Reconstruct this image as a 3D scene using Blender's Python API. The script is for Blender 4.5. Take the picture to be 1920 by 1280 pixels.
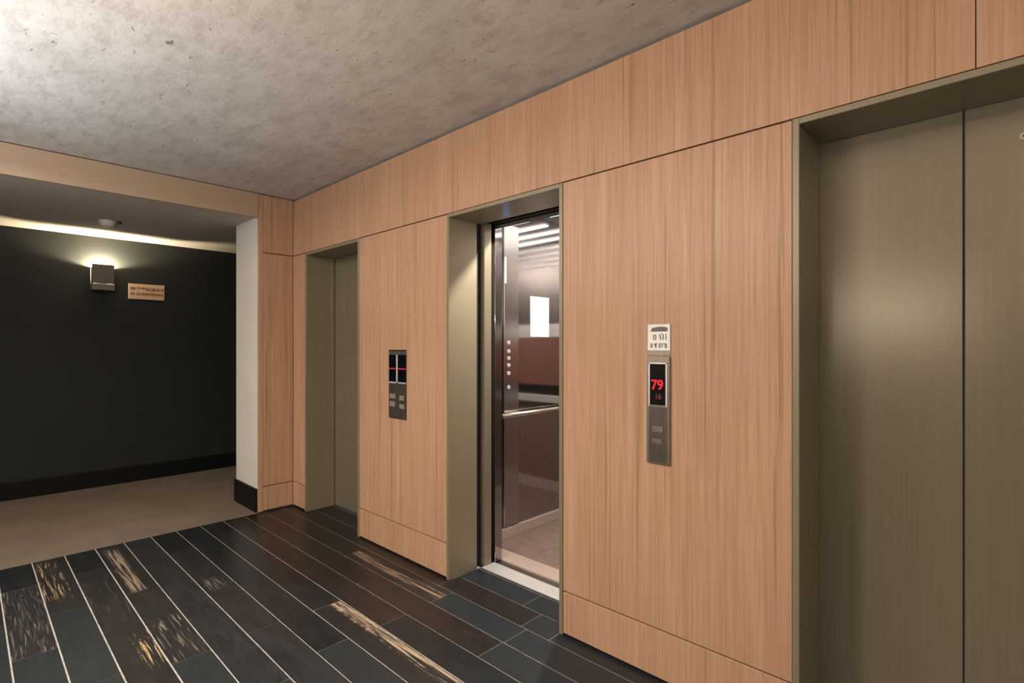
import bpy, bmesh, math, random
from mathutils import Vector
random.seed(7)
for o in list(bpy.data.objects):
    bpy.data.objects.remove(o)
S = bpy.context.scene
COL = S.collection

# ------------------------------------------------------------------ camera
FPX, YAW, CAM_Y, EYE = 984.0, 43.7, -1.924, 1.337
cd = bpy.data.cameras.new('camera'); cam = bpy.data.objects.new('camera', cd); COL.objects.link(cam)
cd.sensor_width = 36; cd.lens = FPX / 1920 * 36; cd.shift_y = 10 / 1920; cd.clip_start = .02
cam.location = (0, CAM_Y, EYE); cam.rotation_euler = (math.radians(90), 0, math.radians(YAW))
S.camera = cam
# ------------------------------------------------------------------ world, exposure
w = bpy.data.worlds.new('world'); S.world = w; w.use_nodes = True
w.node_tree.nodes['Background'].inputs[0].default_value = (.05, .05, .05, 1)
w.node_tree.nodes['Background'].inputs[1].default_value = .3
vs = S.view_settings
vs.view_transform = 'Standard'; vs.look = 'None'; vs.gamma = 1; vs.exposure = 0.20; vs.use_curve_mapping = False
# lamp strengths (watts), used in the builders of the lamps
W_COOL, W_UP, W_WARM, W_SCONCE, W_CAR = 25, 36, 46, 75, 95
COOL, WARM = (.88, .94, 1.0), (1.0, .89, .765)

# ------------------------------------------------------------------ node helpers
def nt(name):
    m = bpy.data.materials.new(name); m.use_nodes = True
    n = m.node_tree.nodes; l = m.node_tree.links
    return m, n, l, n['Principled BSDF']
def coords(n, l, scale, kind='Object', rand=True):
    tc = n.new('ShaderNodeTexCoord'); mp = n.new('ShaderNodeMapping')
    src = tc.outputs[kind]
    if rand:
        oi = n.new('ShaderNodeObjectInfo'); v = n.new('ShaderNodeVectorMath'); v.operation = 'MULTIPLY_ADD'
        cb = n.new('ShaderNodeCombineXYZ')
        for i in range(3): l.new(oi.outputs['Random'], cb.inputs[i])
        v.inputs[1].default_value = (37.0, 53.0, 71.0); l.new(cb.outputs[0], v.inputs[0]); l.new(src, v.inputs[2]); src = v.outputs[0]
    l.new(src, mp.inputs[0]); mp.inputs['Scale'].default_value = scale
    return mp.outputs[0]
def noise(n, l, vec, scale, detail=4, rough=.55, dist=0):
    t = n.new('ShaderNodeTexNoise'); l.new(vec, t.inputs['Vector'])
    t.inputs['Scale'].default_value = scale; t.inputs['Detail'].default_value = detail
    t.inputs['Roughness'].default_value = rough; t.inputs['Distortion'].default_value = dist
    return t.outputs['Fac']
def ramp(n, l, fac, stops):
    r = n.new('ShaderNodeValToRGB'); l.new(fac, r.inputs[0]); e = r.color_ramp.elements
    while len(e) < len(stops): e.new(.5)
    for i, (p, c) in enumerate(stops):
        e[i].position = p; e[i].color = (c[0], c[1], c[2], 1) if not isinstance(c, (int, float)) else (c, c, c, 1)
    return r.outputs[0]
def mix(n, l, fac, a, b, mode='MIX'):
    x = n.new('ShaderNodeMix'); x.data_type = 'RGBA'; x.blend_type = mode
    for sock, v in ((x.inputs[0], fac), (x.inputs[6], a), (x.inputs[7], b)):
        if isinstance(v, (int, float)): sock.default_value = v
        elif isinstance(v, tuple): sock.default_value = (v[0], v[1], v[2], 1)
        else: l.new(v, sock)
    return x.outputs[2]
def math_(n, l, op, a, b=0.0, c=0.0):
    x = n.new('ShaderNodeMath'); x.operation = op
    for i, v in enumerate((a, b, c)):
        if isinstance(v, (int, float)): x.inputs[i].default_value = v
        else: l.new(v, x.inputs[i])
    return x.outputs[0]
def bump(n, l, p, h, strength=.2, dist=.002):
    b = n.new('ShaderNodeBump'); b.inputs['Strength'].default_value = strength; b.inputs['Distance'].default_value = dist
    l.new(h, b.inputs['Height']); l.new(b.outputs[0], p.inputs['Normal'])
def plain(name, col, rough=.5, metal=0.0, spec=.5, nz=.0, nscale=40, emit=None, estr=0):
    m, n, l, p = nt(name)
    p.inputs['Roughness'].default_value = rough; p.inputs['Metallic'].default_value = metal
    p.inputs['Specular IOR Level'].default_value = spec
    v = coords(n, l, (1, 1, 1)); f = noise(n, l, v, nscale)
    c = ramp(n, l, f, [(.3, tuple(x * (1 - nz) for x in col)), (.7, tuple(min(1, x * (1 + nz)) for x in col))])
    l.new(c, p.inputs['Base Color'])
    if emit: p.inputs['Emission Color'].default_value = (*emit, 1); p.inputs['Emission Strength'].default_value = estr
    return m

# ------------------------------------------------------------------ materials
def wood_mat(name, lo, hi, red):
    m, n, l, p = nt(name)
    f1 = noise(n, l, coords(n, l, (1, 1, .018)), 120, 4, .65, .35)                 # fine straight grain
    f2 = noise(n, l, coords(n, l, (1, 1, .045)), 15, 4, .6, .9)              # veneer leaves
    f3 = noise(n, l, coords(n, l, (1, 1, .010)), 46, 3, .6, .3)
    c = ramp(n, l, f2, [(.3, lo), (.7, hi)])
    c = mix(n, l, ramp(n, l, f1, [(.42, 0.0), (.75, .80)]), c, red, 'MIX')
    c = mix(n, l, ramp(n, l, f3, [(.60, 0.0), (.68, .58)]), c, tuple(x * .62 for x in red), 'MIX')
    l.new(c, p.inputs['Base Color']); p.inputs['Roughness'].default_value = .42; p.inputs['Specular IOR Level'].default_value = .3
    bump(n, l, p, f1, .08, .001)
    return m
M = {}
M['wood'] = wood_mat('oak_veneer', (.485, .287, .176), (.57, .356, .228), (.385, .206, .119))
M['fascia'] = None

m, n, l, p = nt('raw_concrete'); M['concrete'] = m
v = coords(n, l, (1, 1, 1), rand=False); vs_ = coords(n, l, (.48, 1, 1), rand=False)
base = ramp(n, l, noise(n, l, v, 1.6, 6, .6, .3), [(.3, (.54, .515, .485)), (.7, (.66, .635, .605))])
cl = noise(n, l, vs_, 12, 9, .78, .12)
base = mix(n, l, ramp(n, l, cl, [(.46, 0.0), (.70, .72)]), base, (.33, .30, .275))
pit = noise(n, l, vs_, 34, 6, .70, .6)
pm = ramp(n, l, pit, [(.635, 0.0), (.70, .85)])
base = mix(n, l, pm, base, (.13, .115, .10))
fine = noise(n, l, v, 110, 4, .7)
base = mix(n, l, .30, base, ramp(n, l, fine, [(.3, .30), (.7, .58)]), 'SOFT_LIGHT')
l.new(base, p.inputs['Base Color']); p.inputs['Roughness'].default_value = .85; p.inputs['Specular IOR Level'].default_value = .2
hgt = math_(n, l, 'SUBTRACT', math_(n, l, 'MULTIPLY', fine, .35), pm)
hgt = math_(n, l, 'SUBTRACT', hgt, math_(n, l, 'MULTIPLY', cl, .6))
bump(n, l, p, hgt, .5, .007)

def metal_mat(name, col, rough, metal, spec, stretch, nz=.04):
    m, n, l, p = nt(name)
    f = noise(n, l, coords(n, l, stretch), 90, 3)
    l.new(ramp(n, l, f, [(.3, tuple(x * (1 - nz) for x in col)), (.7, tuple(x * (1 + nz) for x in col))]), p.inputs['Base Color'])
    p.inputs['Roughness'].default_value = rough; p.inputs['Metallic'].default_value = metal; p.inputs['Specular IOR Level'].default_value = spec
    return m
M['fascia'] = metal_mat('tan_fascia_lacquer', (.43, .315, .215), .5, 0, .3, (1, .03, 1), .05)
M['olive'] = metal_mat('olive_satin_paint', (.235, .203, .145), .27, .30, .5, (1, 1, .02))
M['olive_frame'] = metal_mat('olive_frame_paint', (.27, .225, .15), .40, .2, .5, (1, 1, .02))
M['steel'] = metal_mat('brushed_steel', (.46, .41, .36), .32, .9, .5, (1, 1, .02), .10)
M['steel_dark'] = metal_mat('dark_brushed_steel', (.20, .175, .155), .35, .8, .5, (1, 1, .02), .12)
M['alu'] = metal_mat('aluminium_sill', (.80, .79, .78), .42, .55, .5, (.02, 1, 1), .06)
M['mirror'] = metal_mat('bronze_mirror_steel', (.36, .345, .345), .075, 1.0, .5, (1, 1, .02), .05)
M['carsteel'] = metal_mat('car_steel', (.52, .49, .475), .24, 1.0, .5, (.02, .02, 1), .08)
M['copsteel'] = metal_mat('control_panel_steel', (.40, .375, .365), .20, 1.0, .5, (1, 1, .02), .05)
M['redpanel'] = metal_mat('red_brown_laminate', (.22, .105, .085), .3, .0, .5, (1, 1, .02), .08)
M['brownpanel'] = metal_mat('brown_laminate', (.20, .135, .105), .3, .0, .5, (1, 1, .02), .08)
M['gold'] = metal_mat('brass_bracket', (.75, .60, .33), .25, 1, .5, (1, 1, 1))
M['black'] = plain('matt_black', (.008, .007, .006), .5)
M['gap'] = plain('shadow_gap', (.02, .015, .012), .8)
M['glassblack'] = plain('black_glass', (.004, .004, .005), .08)
M['darkwall'] = plain('charcoal_wall_paint', (.0185, .0205, .0205), .75, spec=.25, nz=.06, nscale=6)
M['darkbase'] = plain('black_skirting', (.006, .006, .006), .45, spec=.2)
M['white'] = plain('white_wall_paint', (.74, .71, .66), .7, nz=.03, nscale=3)
M['offwhite'] = plain('beige_wall_paint', (.46, .40, .34), .8, nz=.03, nscale=3)
M['dullwall'] = plain('dull_brown_wall_paint', (.20, .17, .14), .8, nz=.03, nscale=3)
M['soffit'] = plain('taupe_ceiling_paint', (.50, .45, .41), .8, nz=.03, nscale=4)
M['plastic'] = plain('white_plastic', (.75, .72, .66), .45)
M['paper'] = plain('white_paper', (.90, .88, .86), .7)
M['ink'] = plain('grey_print', (.16, .15, .14), .7)
M['sconce'] = plain('sconce_grey_metal', (.085, .074, .068), .42, .2)
M['sconce_lip'] = plain('sconce_lip_lit', (.15, .14, .14), .4, .2)  # paler copy of the sconce grey: brighter shading of the lip put into colour
M['signwood'] = plain('tan_sign_face', (.60, .42, .28), .5, nz=.08, nscale=20)
M['brown'] = plain('brown_sign_print', (.16, .07, .025), .6)
M['blue'] = plain('blue_reflection_paint', (.14, .30, .75), .35)  # colour of the reflection painted under the middle door head
M['button'] = plain('button_cap', (.45, .38, .26), .35, .5)
M['chrome'] = plain('chrome_button', (.9, .88, .85), .12, 1, emit=(1, .95, .85), estr=.35)
M['red'] = plain('red_digit', (.3, .0, .01), .5, emit=(1, .01, .03), estr=.5)
M['reddim'] = plain('dim_red_digit', (.1, .01, .01), .5, emit=(1, .12, .06), estr=.07)
M['redline'] = plain('red_led_line', (.3, .02, .03), .5, emit=(1, .06, .09), estr=.16)
M['bulb'] = plain('lit_bulb', (1, 1, 1), .5, emit=(1, .86, .60), estr=14)
M['diffuser'] = plain('lit_diffuser', (1, 1, 1), .5, emit=(1, .93, .84), estr=4)
M['carlight'] = plain('lit_car_slat', (1, 1, 1), .5, emit=(1, .93, .86), estr=4.5)
M['shade'] = plain('lamp_shade_fabric', (.8, .75, .68), .7, emit=(1, .90, .80), estr=17.0)

m, n, l, p = nt('brown_carpet'); M['carpet'] = m
v = coords(n, l, (1, 1, 1), rand=False)
c = ramp(n, l, noise(n, l, v, 2.2, 3), [(.3, (.150, .116, .090)), (.7, (.188, .148, .117))])
fz = noise(n, l, v, 420, 3, .7)
c = mix(n, l, .5, c, ramp(n, l, fz, [(.3, .32), (.7, .66)]), 'OVERLAY')
l.new(c, p.inputs['Base Color']); p.inputs['Roughness'].default_value = .95; p.inputs['Specular IOR Level'].default_value = .1
bump(n, l, p, fz, .5, .004)

def plank_mat(name, lo, hi, streak=0.0, streak_col=(.45, .42, .38), win=None, thick=(.58, .66), rough=.34, dens=42, tone=.82):
    """dark reclaimed board; win = (x0, x1, y0, y1) in metres from the board's centre: where pale worn wood shows"""
    m, n, l, p = nt(name)
    vg = coords(n, l, (.05, 1, 1)); vb = coords(n, l, (.35, 1, 1))
    g = noise(n, l, vg, 150, 4, .65); b = noise(n, l, vb, 14, 5, .6, .6)
    lo, hi = [tuple(x * tone for x in q) for q in (lo, hi)]
    c = ramp(n, l, b, [(.3, lo), (.72, hi)])
    c = mix(n, l, ramp(n, l, g, [(.45, 0.0), (.72, .55)]), c, tuple(x * .45 for x in lo))
    r = rough
    if streak:
        s = noise(n, l, coords(n, l, (.04, 1, 1)), dens * 1.7, 5, .68, 1.6)
        k = ramp(n, l, s, [(thick[0], 0.0), (thick[1], streak)])
        if win:
            tc = n.new('ShaderNodeTexCoord'); sp = n.new('ShaderNodeSeparateXYZ'); l.new(tc.outputs['Object'], sp.inputs[0])
            wob = noise(n, l, coords(n, l, (1, 1, 1)), 30, 6, .7)
            for ax, a, bb, soft, amp in ((0, win[0], win[1], .05, .10), (1, win[2], win[3], .008, .03)):
                q = math_(n, l, 'MULTIPLY_ADD', math_(n, l, 'SUBTRACT', wob, .5), amp * 2, sp.outputs[ax])
                for e0, sgn in ((a, 1), (bb, -1)):
                    mr = n.new('ShaderNodeMapRange'); l.new(q, mr.inputs[0])
                    mr.inputs[1].default_value = e0 - soft * sgn; mr.inputs[2].default_value = e0 + soft * sgn
                    k = math_(n, l, 'MULTIPLY', k, mr.outputs[0])
        c = mix(n, l, k, c, streak_col)
    l.new(c, p.inputs['Base Color']); p.inputs['Roughness'].default_value = r; p.inputs['Specular IOR Level'].default_value = .32
    bump(n, l, p, math_(n, l, 'ADD', g, math_(n, l, 'MULTIPLY', b, .6)), .22, .0015)
    return m
M['pk_black'] = plank_mat('black_board', (.0095, .0118, .0135), (.0215, .0255, .028))
M['pk_slate'] = plank_mat('slate_board', (.020, .026, .031), (.029, .0365, .042), rough=.36)
M['pk_brown'] = plank_mat('wood_reflection_board', (.017, .0128, .0115), (.033, .026, .0235))  # brown tint paints in the reflection of the wood wall
M['pk_rough'] = plank_mat('worn_black_board', (.014, .016, .017), (.031, .034, .0355), .30, (.13, .125, .115), None, (.56, .72), .42, 60)
M['pk_seam'] = plain('painted_seam_highlight', (.42, .40, .37), .40, nz=.25, nscale=30)  # pale base between boards stands in for highlights on their bevels
M['carplank'] = plank_mat('car_floor_board', (.19, .135, .115), (.25, .18, .15), rough=.5, tone=1)
M['carborder'] = plain('car_floor_border', (.42, .33, .28), .5, nz=.05)

# ------------------------------------------------------------------ geometry helpers
ORG = {}
def tag(o, label=None, cat=None, group=None, kind=None):
    if label: o['label'] = label
    if cat: o['category'] = cat
    if group: o['group'] = group
    if kind: o['kind'] = kind
    return o
def empty(name, loc):
    o = bpy.data.objects.new(name, None); COL.objects.link(o); o.location = loc; o.empty_display_size = .1
    ORG[o.name] = Vector(loc); return o
def link(name, me, c, mat, parent=None):
    o = bpy.data.objects.new(name, me); COL.objects.link(o); me.materials.append(M[mat] if isinstance(mat, str) else mat)
    c = Vector(c); ORG[o.name] = c
    if parent: o.parent = parent; o.location = c - ORG[parent.name]
    else: o.location = c
    return o
def bm_box(bm, x0, x1, y0, y1, z0, z1):
    vv = [bm.verts.new(q) for q in ((x0,y0,z0),(x1,y0,z0),(x1,y1,z0),(x0,y1,z0),(x0,y0,z1),(x1,y0,z1),(x1,y1,z1),(x0,y1,z1))]
    for f in ((3,2,1,0),(4,5,6,7),(0,1,5,4),(1,2,6,5),(2,3,7,6),(3,0,4,7)): bm.faces.new([vv[i] for i in f])
def finish(bm, name, bevel=0, seg=1, smooth=False):
    if bevel: bmesh.ops.bevel(bm, geom=bm.edges[:], offset=bevel, segments=seg, affect='EDGES', profile=.5)
    bmesh.ops.recalc_face_normals(bm, faces=bm.faces[:])
    me = bpy.data.meshes.new(name); bm.to_mesh(me); bm.free()
    if smooth:
        for f in me.polygons: f.use_smooth = True
    return me
def boxes(name, rects, mat, parent=None, bevel=0, origin=None):
    """one mesh of several boxes (x0,x1,y0,y1,z0,z1) in world coordinates"""
    lo = Vector((min(r[0] for r in rects), min(r[2] for r in rects), min(r[4] for r in rects)))
    hi = Vector((max(r[1] for r in rects), max(r[3] for r in rects), max(r[5] for r in rects)))
    c = Vector(origin) if origin else (lo + hi) / 2
    bm = bmesh.new()
    for r in rects: bm_box(bm, r[0]-c.x, r[1]-c.x, r[2]-c.y, r[3]-c.y, r[4]-c.z, r[5]-c.z)
    return link(name, finish(bm, name, bevel), c, mat, parent)
def box(name, x0, x1, y0, y1, z0, z1, mat, parent=None, bevel=0):
    return boxes(name, [(x0, x1, y0, y1, z0, z1)], mat, parent, bevel)
def cyl(name, a, b, r, mat, parent=None, seg=24, r2=None, caps=True, bevel=0):
    a, b = Vector(a), Vector(b); c = (a + b) / 2; d = b - a
    bm = bmesh.new()
    bmesh.ops.create_cone(bm, cap_ends=caps, segments=seg, radius1=r, radius2=r if r2 is None else r2, depth=d.length)
    if bevel: bmesh.ops.bevel(bm, geom=[e for e in bm.edges if e.calc_face_angle(0) > 1], offset=bevel, segments=2, affect='EDGES', profile=.5)
    bmesh.ops.rotate(bm, verts=bm.verts, cent=(0, 0, 0), matrix=Vector((0, 0, 1)).rotation_difference(d.normalized()).to_matrix())
    me = finish(bm, name)
    for f in me.polygons: f.use_smooth = len(f.vertices) == 4
    return link(name, me, c, mat, parent)
def lathe(name, prof, loc, mat, parent=None, seg=40):
    bm = bmesh.new(); rings = []
    for r, z in prof:
        rings.append([bm.verts.new((max(r, .0002) * math.cos(2*math.pi*i/seg), max(r, .0002) * math.sin(2*math.pi*i/seg), z)) for i in range(seg)])
    for a, b in zip(rings, rings[1:]):
        for i in range(seg): bm.faces.new((a[i], a[(i+1) % seg], b[(i+1) % seg], b[i]))
    bm.faces.new(rings[0]); bm.faces.new(rings[-1])
    return link(name, finish(bm, name, smooth=True), loc, mat, parent)
def prism(name, pts, axis, t0, t1, mat, parent=None, bevel=0):
    """outline pts (2D) extruded along axis 'x' (pts = y,z) or 'y' (pts = x,z) or 'z' (pts = x,y)"""
    bm = bmesh.new()
    def P(q, t): return {'x': (t, q[0], q[1]), 'y': (q[0], t, q[1]), 'z': (q[0], q[1], t)}[axis]
    a = [bm.verts.new(P(q, t0)) for q in pts]; b = [bm.verts.new(P(q, t1)) for q in pts]
    bm.faces.new(a); bm.faces.new(b[::-1]); k = len(pts)
    for i in range(k): bm.faces.new((a[i], a[(i+1) % k], b[(i+1) % k], b[i]))
    c = sum((v_.co for v_ in bm.verts), Vector()) / len(bm.verts)
    bmesh.ops.translate(bm, verts=bm.verts, vec=-c)
    return link(name, finish(bm, name, bevel), c, mat, parent)
def text(name, body, size, c, rot, mat, parent, squeeze=1.0):
    cu = bpy.data.curves.new(name, 'FONT'); cu.body = body; cu.size = size; cu.align_x = 'CENTER'; cu.align_y = 'CENTER'; cu.extrude = .0004
    cu.offset = size * .025
    t = bpy.data.objects.new(name + '_src', cu); COL.objects.link(t)
    me = bpy.data.meshes.new_from_object(t.evaluated_get(bpy.context.evaluated_depsgraph_get()))
    bpy.data.objects.remove(t)
    for v_ in me.vertices: v_.co.x *= squeeze
    me.materials.clear(); o = link(name, me, c, mat, parent); o.rotation_euler = rot
    return o
def arealight(name, loc, rot, size, watts, col, shape='DISK', sizey=None):
    d = bpy.data.lights.new(name, 'AREA'); d.shape = shape; d.size = size; d.energy = watts; d.color = col
    if sizey: d.size_y = sizey
    o = bpy.data.objects.new(name, d); COL.objects.link(o); o.location = loc; o.rotation_euler = rot
    return o
def pointlight(name, loc, radius, watts, col):
    d = bpy.data.lights.new(name, 'POINT'); d.shadow_soft_size = radius; d.energy = watts; d.color = col
    o = bpy.data.objects.new(name, d); COL.objects.link(o); o.location = loc
    return o

# ------------------------------------------------------------------ measures of the place
ZC = 2.572          # concrete ceiling
ZH = 2.10           # top of door frames / joint of the panelling
ZK = .205           # top of the kick panels
XL = -4.39          # end of the lobby (beam, wooden return)
XW = -6.33          # dark corridor wall
YR = -.28           # front of the white wall end
YF, XR = -2.95, 2.2 # lobby walls behind and beside the camera
ZS = 2.388          # corridor ceiling
DOORS = [-3.745, -1.935, -.113]; HALF = .424
EDGE = [(c - HALF, c + HALF) for c in DOORS]

# ------------------------------------------------------------------ floor
fl = boxes('floor', [(XL, XR, YF, .25, -.12, -.0016)], 'pk_seam')
tag(fl, 'dark plank floor with bevel highlights coloured into its joints in front of the elevators', 'floor', kind='structure')
ROW0, PITCH = -1.629, .155
def floor_pt(px, py):
    u = (px - 960) / FPX; d = EYE * FPX / (py - 650); s, c = math.sin(math.radians(YAW)), math.cos(math.radians(YAW))
    return d * (-s + u * c), CAM_Y + d * (c + u * s)
def fx(px, py): return floor_pt(px, py)[0]
T_ = (.62, .44, .27)
special = {   # row: [(joint x positions from the far end), [material per board]]
 -1: ([fx(34, 1105), fx(60, 1229)], ['pk_black', ('streak', .55, (.36, .36, .35), None, (.54, .70), 44), 'pk_slate']),
 0: ([fx(122, 1145)], [('streak', .62, T_, (-.4, .25, -.08, .03), (.52, .64), 34), 'pk_slate']),
 1: ([fx(159, 1073), fx(223, 1176)], ['pk_black', ('streak', .35, (.16, .15, .14), None, (.58, .68), 40), ('gold', .75, (.62, .43, .23), (-.30, .02, .01, .09), (.50, .60), 30)]),
 2: ([fx(259, 1109), fx(336, 1240)], [('tan', .62, (.40, .31, .22), (-.35, .45, -.045, .02), (.43, .56), 24), ('streak', .60, (.46, .41, .34), (.0, .6, -.09, .09), (.54, .66), 34), 'pk_slate']),
 3: ([fx(360, 1131)], ['pk_rough', 'pk_rough']),
 4: ([fx(352, 1028), fx(484, 1180)], ['pk_black', ('pale', .5, (.45, .42, .36), (-.05, .07, -.05, .03), (.47, .55), 40), 'pk_rough']),
 5: ([fx(592, 1223)], ['pk_black', 'pk_slate']),
 6: ([fx(597, 1141), fx(850, 1290)], ['pk_black', ('gold', .72, (.60, .46, .31), (-.6, .6, .02, .075), (.45, .57), 30), 'pk_black']),
 7: ([fx(721, 1169)], ['pk_brown', 'pk_black']),
 8: ([fx(660, 1098), fx(905, 1225)], ['pk_brown', 'pk_brown', 'pk_slate']),
 9: ([fx(660, 1036), fx(824, 1121), fx(960, 1195)], ['pk_brown', ('tan', .55, (.42, .29, .20), (-.5, .5, -.03, .03), (.46, .58), 28), 'pk_slate', 'pk_slate']),
 10: ([fx(1000, 1160)], ['pk_brown', 'pk_slate']),
}
cnt = [0]
def plank(x0, x1, y0, y1, mat):
    if x1 - x0 < .02 or y1 - y0 < .01: return
    if isinstance(mat, tuple):
        cnt[0] += 1
        mat = plank_mat('worn_board_%d' % cnt[0], (.014, .0145, .015), (.032, .031, .030), mat[1], mat[2], mat[3], mat[4], .40, mat[5])
    box('floor_plank', x0 + .0011, x1 - .0011, y0, y1, -.012, 0, mat, fl, .0012)
for k in range(-9, 11):
    y0 = ROW0 + PITCH * k; y1 = y0 + PITCH
    gw = lambda q: .0029 if q < 3 else .0023 if q < 5 else .0017 if q < 8 else .0012  # joints narrow towards the elevators, dimming the painted highlights there
    g0, g1 = gw(k), gw(k + 1)
    y0 += g0; y1 -= g1
    y1 = min(y1, .023); y0 = max(y0, YF)
    if y1 - y0 < .02: continue
    if k in special: js, ms = [list(q) for q in special[k]]
    else: js, ms = [XL + random.uniform(.3, .9)], [random.choice(['pk_black', 'pk_rough', 'pk_slate', 'pk_brown'])]
    js = sorted(js)
    while js[-1] < XR - .5: js.append(js[-1] + random.uniform(.65, 1.1))
    xs = [XL] + js + [XR]
    for i in range(len(xs) - 1):
        mt = ms[i] if i < len(ms) else random.choice(['pk_black', 'pk_slate', 'pk_rough'] if k < 7 else ['pk_slate', 'pk_brown', 'pk_black'])
        x0, x1 = xs[i], min(xs[i+1], XR)
        if k == 10:                                         # the last row runs on into the door recesses
            cuts = sorted({x0, x1} | {q for a, b in EDGE for q in (a + .023, b - .023) if x0 + .02 < q < x1 - .02})
            for c0, c1 in zip(cuts, cuts[1:]):
                mid = (c0 + c1) / 2
                plank(c0, c1, y0, .0748 if any(a < mid < b for a, b in EDGE) else .023, mt)
        else: plank(x0, x1, y0, y1, mt)
for d, (a, b) in enumerate(EDGE):                       # boards running into the door recesses
    ys = [.0772, .231, .249]
    for i in range(2):
        mm = ['pk_brown', 'pk_slate', 'pk_black'][d]; j = a + .022 + [.5, .33, .6][i]
        plank(a + .022, j, ys[i], ys[i+1] - .0032, mm); plank(j, b - .022, ys[i], ys[i+1] - .0032, mm)
ca = boxes('floor_carpet', [(XW, XL, -4.6, YR, -.12, .0), (XW, -4.89, YR, 3.0, -.12, .0)], 'carpet')
tag(ca, 'brown carpet along the dark side corridor', 'carpet', kind='structure')

# ------------------------------------------------------------------ ceilings
ce = boxes('ceiling', [(XL, XR, YF, .25, ZC, ZC + .15)], 'concrete', origin=(0, 0, ZC))
tag(ce, 'pitted raw concrete ceiling above the elevator lobby', 'ceiling', kind='structure')
cc = boxes('ceiling_corridor', [(XW, XL - .03, -4.6, YR, ZS, ZS + .15), (XW, -4.89, YR, 3.0, ZS, ZS + .15)], 'soffit')
tag(cc, 'low taupe ceiling over the side corridor', 'ceiling', kind='structure')
be = box('trim_1', XL - .03, XL, YF, YR - .002, ZS - .012, ZC - .004, 'fascia', None, .002)
tag(be, 'tan fascia board between concrete ceiling and corridor ceiling', 'fascia', kind='structure')

# ------------------------------------------------------------------ elevator wall
seg = [(XL, EDGE[0][0]), (EDGE[0][1], EDGE[1][0]), (EDGE[1][1], EDGE[2][0]), (EDGE[2][1], XR)]
wb = boxes('wall_back', [(a + .002, b - .002, .024, .30, 0, ZH) for a, b in seg] + [(XL, XR, .024, .30, ZH + .003, ZC)], 'gap')
tag(wb, 'long wall clad in upright-grained tan wood panels around three elevators', 'wall', kind='structure')
for i, (a, b) in enumerate(seg):
    a2 = a if i else XL + .001
    box('kick_panel', a2 + .001, b - .001, 0, .024, .012, ZK - .0035, 'wood', wb, .0012)
    box('wood_panel', a2 + .001, b - .001, 0, .024, ZK + .0035, ZH - .003, 'wood', wb, .0012)
hx = [XL + .001, -3.31, -2.39, -.545, -.075, XR]
for a, b in zip(hx, hx[1:]):
    g = .0012 if a in (-3.31, -.075) else .0002
    box('header_panel', a + g, b - (.0012 if b in (-3.31, -.075) else .0002), 0, .024, ZH + .003, ZC - .014, 'wood', wb, .0004)
# wooden return at the end of the lobby and the white wall end behind it
wr = box('wall_left', -4.89, XL - .026, YR, 3.0, 0, ZS, 'white')
tag(wr, 'white wall end between the corridor and the wood panelling', 'wall', kind='structure')
wt = box('wall_return', XL - .024, XL - .022, YR + .002, -.001, 0, ZC - .002, 'gap')
tag(wt, 'short tan wood return panel at the far end of the elevator wall', 'wall', kind='structure')
box('edge_strip', XL - .022, XL, YR, YR + .034, .006, ZC - .008, 'wood', wt, .001)
for z0, z1 in ((.012, ZK - .0035), (ZK + .0035, ZH - .003), (ZH + .003, ZC - .006)):
    box('wood_panel', XL - .020, XL - .001, YR + .036, -.002, z0, z1, 'wood', wt, .001)
b1 = boxes('baseboard_left', [(-4.905, XL - .024, YR - .014, YR - .0005, 0, .19), (-4.905, -4.891, YR, 3.0, 0, .19)], 'darkbase')
tag(b1, 'black skirting at the foot of the white wall end', 'baseboard', kind='structure')
# corridor wall
dw = box('wall_corridor', XW - .15, XW, -4.6, 3.0, 0, ZS + .15, 'darkwall')
tag(dw, 'charcoal black wall of the side corridor', 'wall', kind='structure')
b2 = box('baseboard_corridor', XW + .0005, XW + .014, -4.6, 3.0, 0, .155, 'darkbase', None, .002)
tag(b2, 'black skirting along the charcoal corridor wall', 'baseboard', kind='structure')
# walls behind and beside the camera (outside the picture)
for nm, r, lb in (('wall_front', (XL, XR, YF - .15, YF, 0, ZC), 'dull brown wall opposite the elevators'),
              ('wall_right', (XR, XR + .15, YF - .15, .25, 0, ZC), 'dull brown wall at the near end of the lobby'),
              ('wall_corridor_side', (XL - .02, XL, -4.6, YF - .15, 0, ZS), 'beige wall on the lobby side of the corridor'),
              ('wall_corridor_near', (XW, XL, -4.75, -4.6, 0, ZS), 'beige wall closing the near end of the corridor'),
              ('wall_corridor_far', (XW, -4.89, 3.0, 3.15, 0, ZS), 'beige wall closing the far end of the corridor')):
    tag(box(nm, *r, 'dullwall' if nm in ('wall_front', 'wall_right') else 'offwhite'), lb, 'wall', kind='structure')

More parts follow.
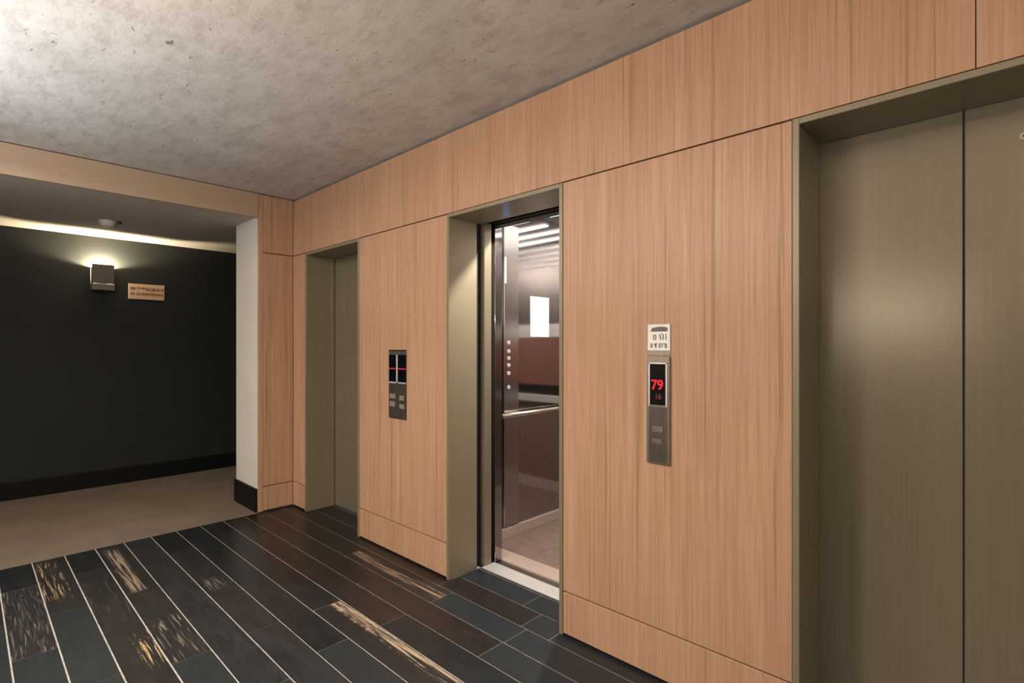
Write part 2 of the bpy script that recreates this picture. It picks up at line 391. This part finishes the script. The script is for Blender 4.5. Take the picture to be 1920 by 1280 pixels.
# ------------------------------------------------------------------ door frames and leaves
DESC = ['narrow-looking farthest elevator doorway with closed olive metal doors', 'middle elevator doorway standing open with olive metal frame', 'nearest elevator doorway with closed olive metal doors']
for i, c in enumerate(DOORS):
    a, b = EDGE[i]; fw = .022
    fr = empty('door_%d' % (i + 1), (c, 0, 0)); tag(fr, DESC[i], 'elevator door', kind='structure')
    for s, (x0, x1) in enumerate(((a + .001, a + fw), (b - fw, b - .001))):
        boxes('door_jamb', [(x0, x1, -.003, .215, .0005, ZH - .001)] + ([] if i == 1 else [(x0, x1, .2155, .245, .0005, ZH - .001)]), 'olive_frame', fr, .0015)
    box('door_head', a + fw, b - fw, -.003, .245, ZH - fw, ZH - .001, 'olive_frame', fr, .0015)
    if i != 1:
        for s in (-1, 1):
            x0, x1 = (a + .004, c - .0022) if s < 0 else (c + .0022, b - .004)
            lf = box('door_leaf', x0, x1, .250, .285, .006, ZH - .004, 'olive', fr, .002)
            if i == 2 and s > 0:
                k = cyl('key_escutcheon', (.0235, .2502, 1.962), (.0235, .2475, 1.962), .011, 'button', lf, 24)
                k2 = cyl('keyhole', (.0235, .2476, 1.962), (.0235, .2468, 1.962), .004, 'black', lf, 12)
    else:
        box('door_leaf', a - .60, a + .034, .266, .326, .006, ZH - .004, 'olive', fr, .002)
        box('door_leaf', b - .030, b + .60, .266, .326, .006, ZH - .004, 'olive', fr, .002)
        box('lintel', a - .30, b + .30, .328, .352, ZH - .005, 2.40, 'black', fr)
    if i == 1:
        si = empty('door_sill', (c, .25, 0)); si.parent = fr; si.location = (0, .25, 0); ORG[si.name] = Vector((c, .25, 0))
        for y0, y1 in ((.251, .282), (.285, .311)):
            box('sill_rail', a + .03, b - .03, y0, y1, -.01, .004, 'alu', si, .001)
        box('sill_rail', a + .03, b - .03, .314, .352, -.01, .004, 'alu', si, .001)
        box('sill_bed', a + .03, b - .03, .251, .352, -.02, -.009, 'steel', si)
        # blue reflection in the underside of the head, put on as a coloured strip
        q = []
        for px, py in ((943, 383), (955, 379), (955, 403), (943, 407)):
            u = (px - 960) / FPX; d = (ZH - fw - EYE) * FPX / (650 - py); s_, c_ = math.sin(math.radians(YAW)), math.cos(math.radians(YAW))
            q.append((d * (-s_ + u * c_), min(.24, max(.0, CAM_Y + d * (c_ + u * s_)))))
        o = prism('blue_reflection', q, 'z', ZH - fw - .0012, ZH - fw - .0002, 'blue', fr); o['label'] = 'blue reflection painted as a strip'

# ------------------------------------------------------------------ elevator car behind the open door
CX0, CX1, CY0, CY1, CZ = -2.565, -1.305, .42, 1.85, 2.30
car = empty('elevator_car', (-1.935, .36, 0))
tag(car, 'lit steel elevator car seen through the open middle doorway', 'elevator car')
box('floor_deck', CX0, CX1, .356, CY1, -.05, -.012, 'steel_dark', car)
box('threshold_border', CX0 + .002, CX1 - .002, .42, .55, -.012, 0, 'carborder', car, .001)
yy = [.552, .80, 1.05, 1.30, 1.55, CY1]
for i in range(5):
    xm = [CX0 + .35, CX0 + .8, CX0 + .5, CX0 + .95, CX0 + .4][i]
    for x0, x1 in ((CX0, xm), (xm, CX1)):
        box('floor_plank', x0 + .001, x1 - .001, yy[i] + .001, yy[i+1] - .001, -.012, 0, 'carplank', car, .001)
lw = box('side_wall', CX0 - .03, CX0, .42, CY1, 0, CZ, 'mirror', car)
rw = box('side_wall', CX1, CX1 + .03, .42, CY1, 0, CZ, 'carsteel', car)
for z0, z1, mt in ((0, .10, 'carborder'), (.102, .80, 'brownpanel'), (.802, .978, 'black'), (.98, 1.425, 'redpanel'), (1.428, 1.55, 'alu'), (1.553, CZ, 'carsteel')):
    box('rear_panel', CX0, CX1, CY1, CY1 + .03, z0, z1, mt, car)
for s, (x0, x1) in enumerate(((CX0 - .03, -2.325), (-1.545, CX1 + .03))):
    box('front_return', x0, x1, .356, .418, 0, CZ, 'mirror', car, .002)
box('front_transom', -2.325, -1.545, .356, .418, ZH - .015, CZ, 'black', car)
box('skirting', CX0 + .0005, CX0 + .016, .43, CY1 - .002, .0005, .075, 'carborder', car, .002)
box('skirting', CX1 - .016, CX1 - .0005, .43, CY1 - .002, .0005, .075, 'carborder', car, .002)
box('car_ceiling', CX0, CX1, .42, CY1, CZ, CZ + .04, 'steel_dark', car)
for i in range(6):
    y = .56 + i * .225
    box('ceiling_light_slat', CX0 + .10, CX1 - .10, y, y + .05, CZ - .012, CZ - .001, 'carlight', car, .002)
for z in (2.085, 2.135, 2.185, 2.24):
    box('rear_ridge', CX0 + .02, CX1 - .02, CY1 - .012, CY1 - .001, z, z + .02, 'alu', car, .003)
# handrails on side and rear wall
def rail(a, b, off):
    r = cyl('handrail', a, b, .017, 'steel', car, 20)
    a, b, off = Vector(a), Vector(b), Vector(off)
    for t in (.10, .9):
        q = a.lerp(b, t); cyl('rail_bracket', q, q + off, .008, 'gold', r, 12)
    return r
rail((CX0 + .055, .60, .865), (CX0 + .055, CY1 - .08, .865), (-.055, 0, 0))
box('rear_rail', CX0 + .06, CX1 - .06, CY1 - .06, CY1 - .035, .82, .89, 'alu', car, .006)
cop = box('control_panel', CX0 + .0006, CX0 + .014, .668, .816, .08, 2.19, 'copsteel', car, .003)
for py in (642, 658, 671, 684, 699, 725):
    z = EYE + (650 - py) * 3.69 / FPX
    cyl('floor_button', (CX0 + .014, .712, z), (CX0 + .020, .712, z), .013, 'chrome', cop, 20)
o = box('white_strip', CX0 + .0142, CX0 + .0152, .672, .688, 1.78, 1.96, 'paper', cop, .0003); o['label'] = 'narrow white strip'  # narrow white strip on the face of the control panel
pn = box('paper_notice', CX0 + .0006, CX0 + .0026, .955, 1.165, 1.412, 1.709, 'paper')
tag(pn, 'blank white paper notice on the mirror wall inside the elevator', 'notice')
pointlight('car_lamp_light', (-1.80, .58, 2.26), .02, W_CAR, (1, .92, .82))
lathe('ceiling_spot', [(.03, 0), (.045, 0), (.045, .012), (.03, .012)], (-1.80, .58, CZ - .013), 'bulb', car, 24)

# ------------------------------------------------------------------ call panels and the sign above one of them
# double panel
px0, px1, z0, z1 = -2.947, -2.750, .876, 1.318; W_ = px1 - px0; H_ = z1 - z0
cp = empty('call_panel', (-2.8485, 0, z0)); tag(cp, 'double elevator call panel with black displays between farthest and middle doors', 'call panel')
def r1(x0, x1, y0, y1):   # measured in the crop of the photograph
    f = lambda x: px0 + (x - 238) / 232 * W_
    h = lambda y: z1 - (y - 205) / 965 * H_
    return f(x0), f(x1), h(y1), h(y0)
box('back_plate', px0, px1, -.004, .0, z0, z1, 'steel_dark', cp, .001)
def pl(name, q, y, mt, par, t=.002, bev=.0004):
    return box(name, q[0], q[1], y - t, y, q[2], q[3], mt, par, bev)
pl('top_strip', r1(243, 466, 226, 272), -.004, 'steel', cp)
pl('dark_border', r1(240, 468, 207, 222), -.004, 'black', cp)  # black border line along the top of the panel
for x0, x1 in ((244, 338), (362, 466)):
    d = pl('display', r1(x0, x1, 278, 652), -.004, 'glassblack', cp)
    pl('red_line', r1(x0 + 3, x1 - 3, 460, 478), -.006, 'redline', d, .0006, 0)
    pl('lower_lip', r1(x0, x1, 655, 674), -.004, 'alu', cp)
    pl('button_plate', r1(x0, x1, 684, 1160), -.004, 'steel_dark', cp, .001)
pl('divider', r1(341, 359, 272, 655), -.004, 'alu', cp, .003)
for q in ((260, 330, 825, 890), (385, 442, 840, 905), (260, 326, 930, 1005), (385, 446, 958, 1020)):
    pl('call_button', r1(*q), -.005, 'button', cp, .004, .001)
# single panel
qx0, qx1, qz0, qz1 = -1.074, -.974, .872, 1.299
c2 = empty('call_panel', (-1.024, 0, qz0)); tag(c2, 'tall steel call panel with red digits between middle and nearest doors', 'call panel')
def r2(x0, x1, y0, y1):   # crop 1180..1300 x 580..890, 4.125 px per pixel
    f = lambda x: qx0 + (x - 150) / 170 * .1
    h = lambda y: qz1 - (y - 365) / 825 * (qz1 - qz0)
    return f(x0), f(x1), h(y1), h(y0)
box('back_plate', qx0, qx1, -.012, 0, qz0, qz1, 'steel', c2, .0015)
d = pl('display', r2(178, 292, 425, 738), -.012, 'glassblack', c2)
pl('display_frame', r2(166, 177, 415, 750), -.012, 'alu', c2, .0025); pl('display_frame', r2(293, 304, 415, 750), -.012, 'alu', c2, .0025); pl('display_frame', r2(166, 304, 412, 424), -.012, 'alu', c2, .0025)
RX = (math.radians(90), 0, 0)
qq = r2(185, 280, 552, 622)
text('red_digits', '79', .054, ((qq[0] + qq[1]) / 2, -.0146, (qq[2] + qq[3]) / 2), RX, 'red', d, .98)
qq = r2(215, 262, 655, 695)
text('dim_digits', '16', .030, ((qq[0] + qq[1]) / 2, -.0146, (qq[2] + qq[3]) / 2), RX, 'reddim', d, .95)
pl('lower_plate', r2(170, 300, 755, 1180), -.012, 'steel_dark', c2, .001)
pl('call_button', r2(195, 275, 902, 950), -.013, 'steel', c2, .003, .001)
pl('call_button', r2(195, 268, 1000, 1038), -.013, 'steel', c2, .003, .001)
# notice plate above it
sg = empty('safety_sign', (-1.024, 0, 1.302)); tag(sg, 'small white pictogram plate above the tall steel call panel', 'sign')
box('backing', -1.074, -.974, -.003, 0, 1.302, 1.428, 'steel', sg, .001)
box('sign_face', -1.073, -.975, -.005, -.003, 1.322, 1.427, 'paper', sg, .001)
def s2(x, y):   # crop 1205..1270 x 600..680, 16 px per pixel: plate 160..860 x 140..900
    return -1.073 + (x - 160) / 700 * .098, 1.427 - (y - 140) / 760 * .105
def mark(pts): prism('print_mark', [s2(*q) for q in pts], 'y', -.0056, -.0050, 'ink', sg)
mark([(255, 350), (300, 245), (420, 222), (560, 208), (700, 218), (790, 245), (782, 350)])
for x0, x1, y0, y1 in ((335, 435, 440, 470), (335, 358, 470, 585), (412, 435, 470, 585), (358, 412, 500, 520), (358, 412, 555, 585),
                       (535, 565, 420, 530), (555, 585, 500, 590), (590, 625, 410, 440), (630, 665, 430, 585), (722, 748, 420, 590),
                       (250, 272, 690, 815), (285, 318, 690, 825), (375, 400, 690, 760), (400, 440, 690, 825), (440, 465, 690, 720),
                       (515, 545, 690, 825), (545, 600, 690, 712), (560, 580, 730, 825), (610, 640, 700, 800), (655, 690, 690, 715), (700, 730, 690, 825), (735, 760, 690, 825)):
    mark([(x0, y1), (x0, y0), (x1, y0), (x1, y1)])

# ------------------------------------------------------------------ corridor: sconce, wayfinding sign, smoke detector
sx = XW; sc = empty('wall_sconce', (sx, -1.006, 1.87)); tag(sc, 'grey metal wall sconce glowing upward on the charcoal corridor wall', 'wall lamp')
sy0, sy1 = -1.089, -.923
box('back_plate', sx, sx + .006, sy0 + .02, sy1 - .02, 1.89, 2.10, 'sconce', sc)
prism('front_shade', [(sx + .098 + .004 * math.cos(t * 1.57) + .012 * t * t, 1.935 + .18 * (1 - t)) for t in [i / 8 for i in range(9)]] + [(sx + .102 + .004 * math.cos(t * 1.57) + .012 * t * t, 1.935 + .18 * (1 - t)) for t in [i / 8 for i in range(8, -1, -1)]], 'y', sy0, sy1, 'sconce', sc)
box('lower_body', sx + .002, sx + .124, sy0 - .004, sy1 + .004, 1.872, 1.932, 'sconce_lip', sc, .004)
box('stem', sx + .006, sx + .098, -1.03, -.98, 1.932, 1.99, 'sconce', sc)
cyl('lamp', (sx + .06, -1.006, 1.99), (sx + .06, -1.006, 2.045), .016, 'bulb', sc, 16)
pointlight('sconce_light', (sx + .06, -1.006, 2.068), .012, W_SCONCE, (1, .84, .55))
for y in (sy0 + .004, sy1 - .010):
    box('side_cheek', sx + .006, sx + .098, y, y + .006, 1.932, 2.088, 'sconce', sc)
ws = empty('wayfinding_sign', (sx, -.643, 1.81)); tag(ws, 'small tan sign with two rows of brown lettering beside the sconce', 'sign')
box('sign_plate', sx, sx + .012, -.796, -.490, 1.812, 1.965, 'signwood', ws, .002)
box('plate_edge', sx + .012, sx + .0135, -.794, -.788, 1.814, 1.963, 'plastic', ws)
def glyphs(y0, y1, zc, h, step):
    y = y0
    while y < y1:
        wd = random.uniform(.5, .85) * step; hh = h * random.uniform(.75, 1.1)
        box('letter', sx + .012, sx + .0132, y, y + wd, zc - hh / 2, zc + hh / 2, 'brown', ws); y += step * random.uniform(.95, 1.15)
glyphs(-.775, -.735, 1.917, .034, .020); glyphs(-.722, -.65, 1.923, .020, .013); glyphs(-.648, -.505, 1.914, .030, .014)
glyphs(-.775, -.735, 1.865, .026, .020); glyphs(-.728, -.500, 1.865, .026, .014)
sd = empty('smoke_detector', (-5.47, -1.09, ZS)); tag(sd, 'white round smoke detector under the corridor ceiling', 'smoke detector')
lathe('base', [(.062, 0), (.062, -.014), (.056, -.020)], (-5.47, -1.09, ZS), 'plastic', sd)
lathe('sensor_cap', [(.054, -.020), (.052, -.034), (.040, -.044), (.012, -.047)], (-5.47, -1.09, ZS), 'plastic', sd)
cyl('indicator', (-5.44, -1.012, ZS), (-5.44, -1.012, ZS - .016), .016, 'black', sd, 16)

# ------------------------------------------------------------------ unseen lamps behind the camera; drums and warm uplights added as fill
def drum(x, y, r, h, watts, col, label):  # unseen lamps added to light the wood wall evenly
    e = empty('fill_lamp', (x, y, ZC)); tag(e, label, 'added fill lamp')
    cyl('fill_lamp_mount', (x, y, ZC), (x, y, ZC - .03), r * .6, 'plastic', e, 32)
    lathe('diffuser', [(r, -.03), (r, -.03 - h), (r * .96, -.035 - h)], (x, y, ZC), 'diffuser', e, 40)  # diffuser of the added fill lamp
    arealight('fill_light', (x, y, ZC - .05 - h), (0, 0, 0), r * 2, watts, col)
    return e
drum(-3.5, -2.45, .20, .07, W_WARM, WARM, 'added fill lamp, an unseen round drum on the ceiling near the corridor')
drum(-1.8, -2.45, .20, .07, W_WARM * 1.2, WARM, 'added fill lamp, an unseen round drum on the ceiling opposite the middle elevator')
drum(1.35, -2.45, .20, .07, W_WARM * .8, WARM, 'added fill lamp, an unseen round drum on the ceiling near the right wall')
def uplight(x, watts, col, label):
    up = empty('uplight', (x, YF, 1.59)); tag(up, label, 'wall lamp')
    y0 = YF + .26
    boxes('trough', [(x - .25, x + .25, y0, y0 + .015, 1.59, 1.71), (x - .25, x + .25, y0 + .125, y0 + .14, 1.59, 1.71), (x - .25, x + .25, y0 + .015, y0 + .125, 1.59, 1.605)], 'plastic', up)
    for q in (-.18, .18): box('bracket', x + q - .012, x + q + .012, YF, y0, 1.60, 1.64, 'plastic', up)
    arealight('uplight_light', (x, y0 + .07, 1.715), (math.radians(180 - 10), 0, 0), .46, watts, col, 'RECTANGLE', .08)
uplight(-2.95, W_COOL, COOL, 'white trough uplight opposite the farther elevators')
uplight(-1.6, W_UP, WARM, 'added fill lamp, an unseen white trough uplight to the left of the long wall light')  # added to lift the ceiling brightness
uplight(.65, W_UP * .8, WARM, 'added fill lamp, an unseen white trough uplight to the right of the long wall light')  # added to brighten the ceiling and upper wood on the right
wl = empty('wall_light', (-.74, YF, 1.55)); tag(wl, 'long horizontal glowing wall light opposite the nearest elevator', 'wall lamp')
box('housing', -1.16, -.32, YF, YF + .03, 1.545, 1.695, 'steel_dark', wl, .003)
box('diffuser', -1.14, -.34, YF + .03, YF + .05, 1.56, 1.68, 'shade', wl, .004)
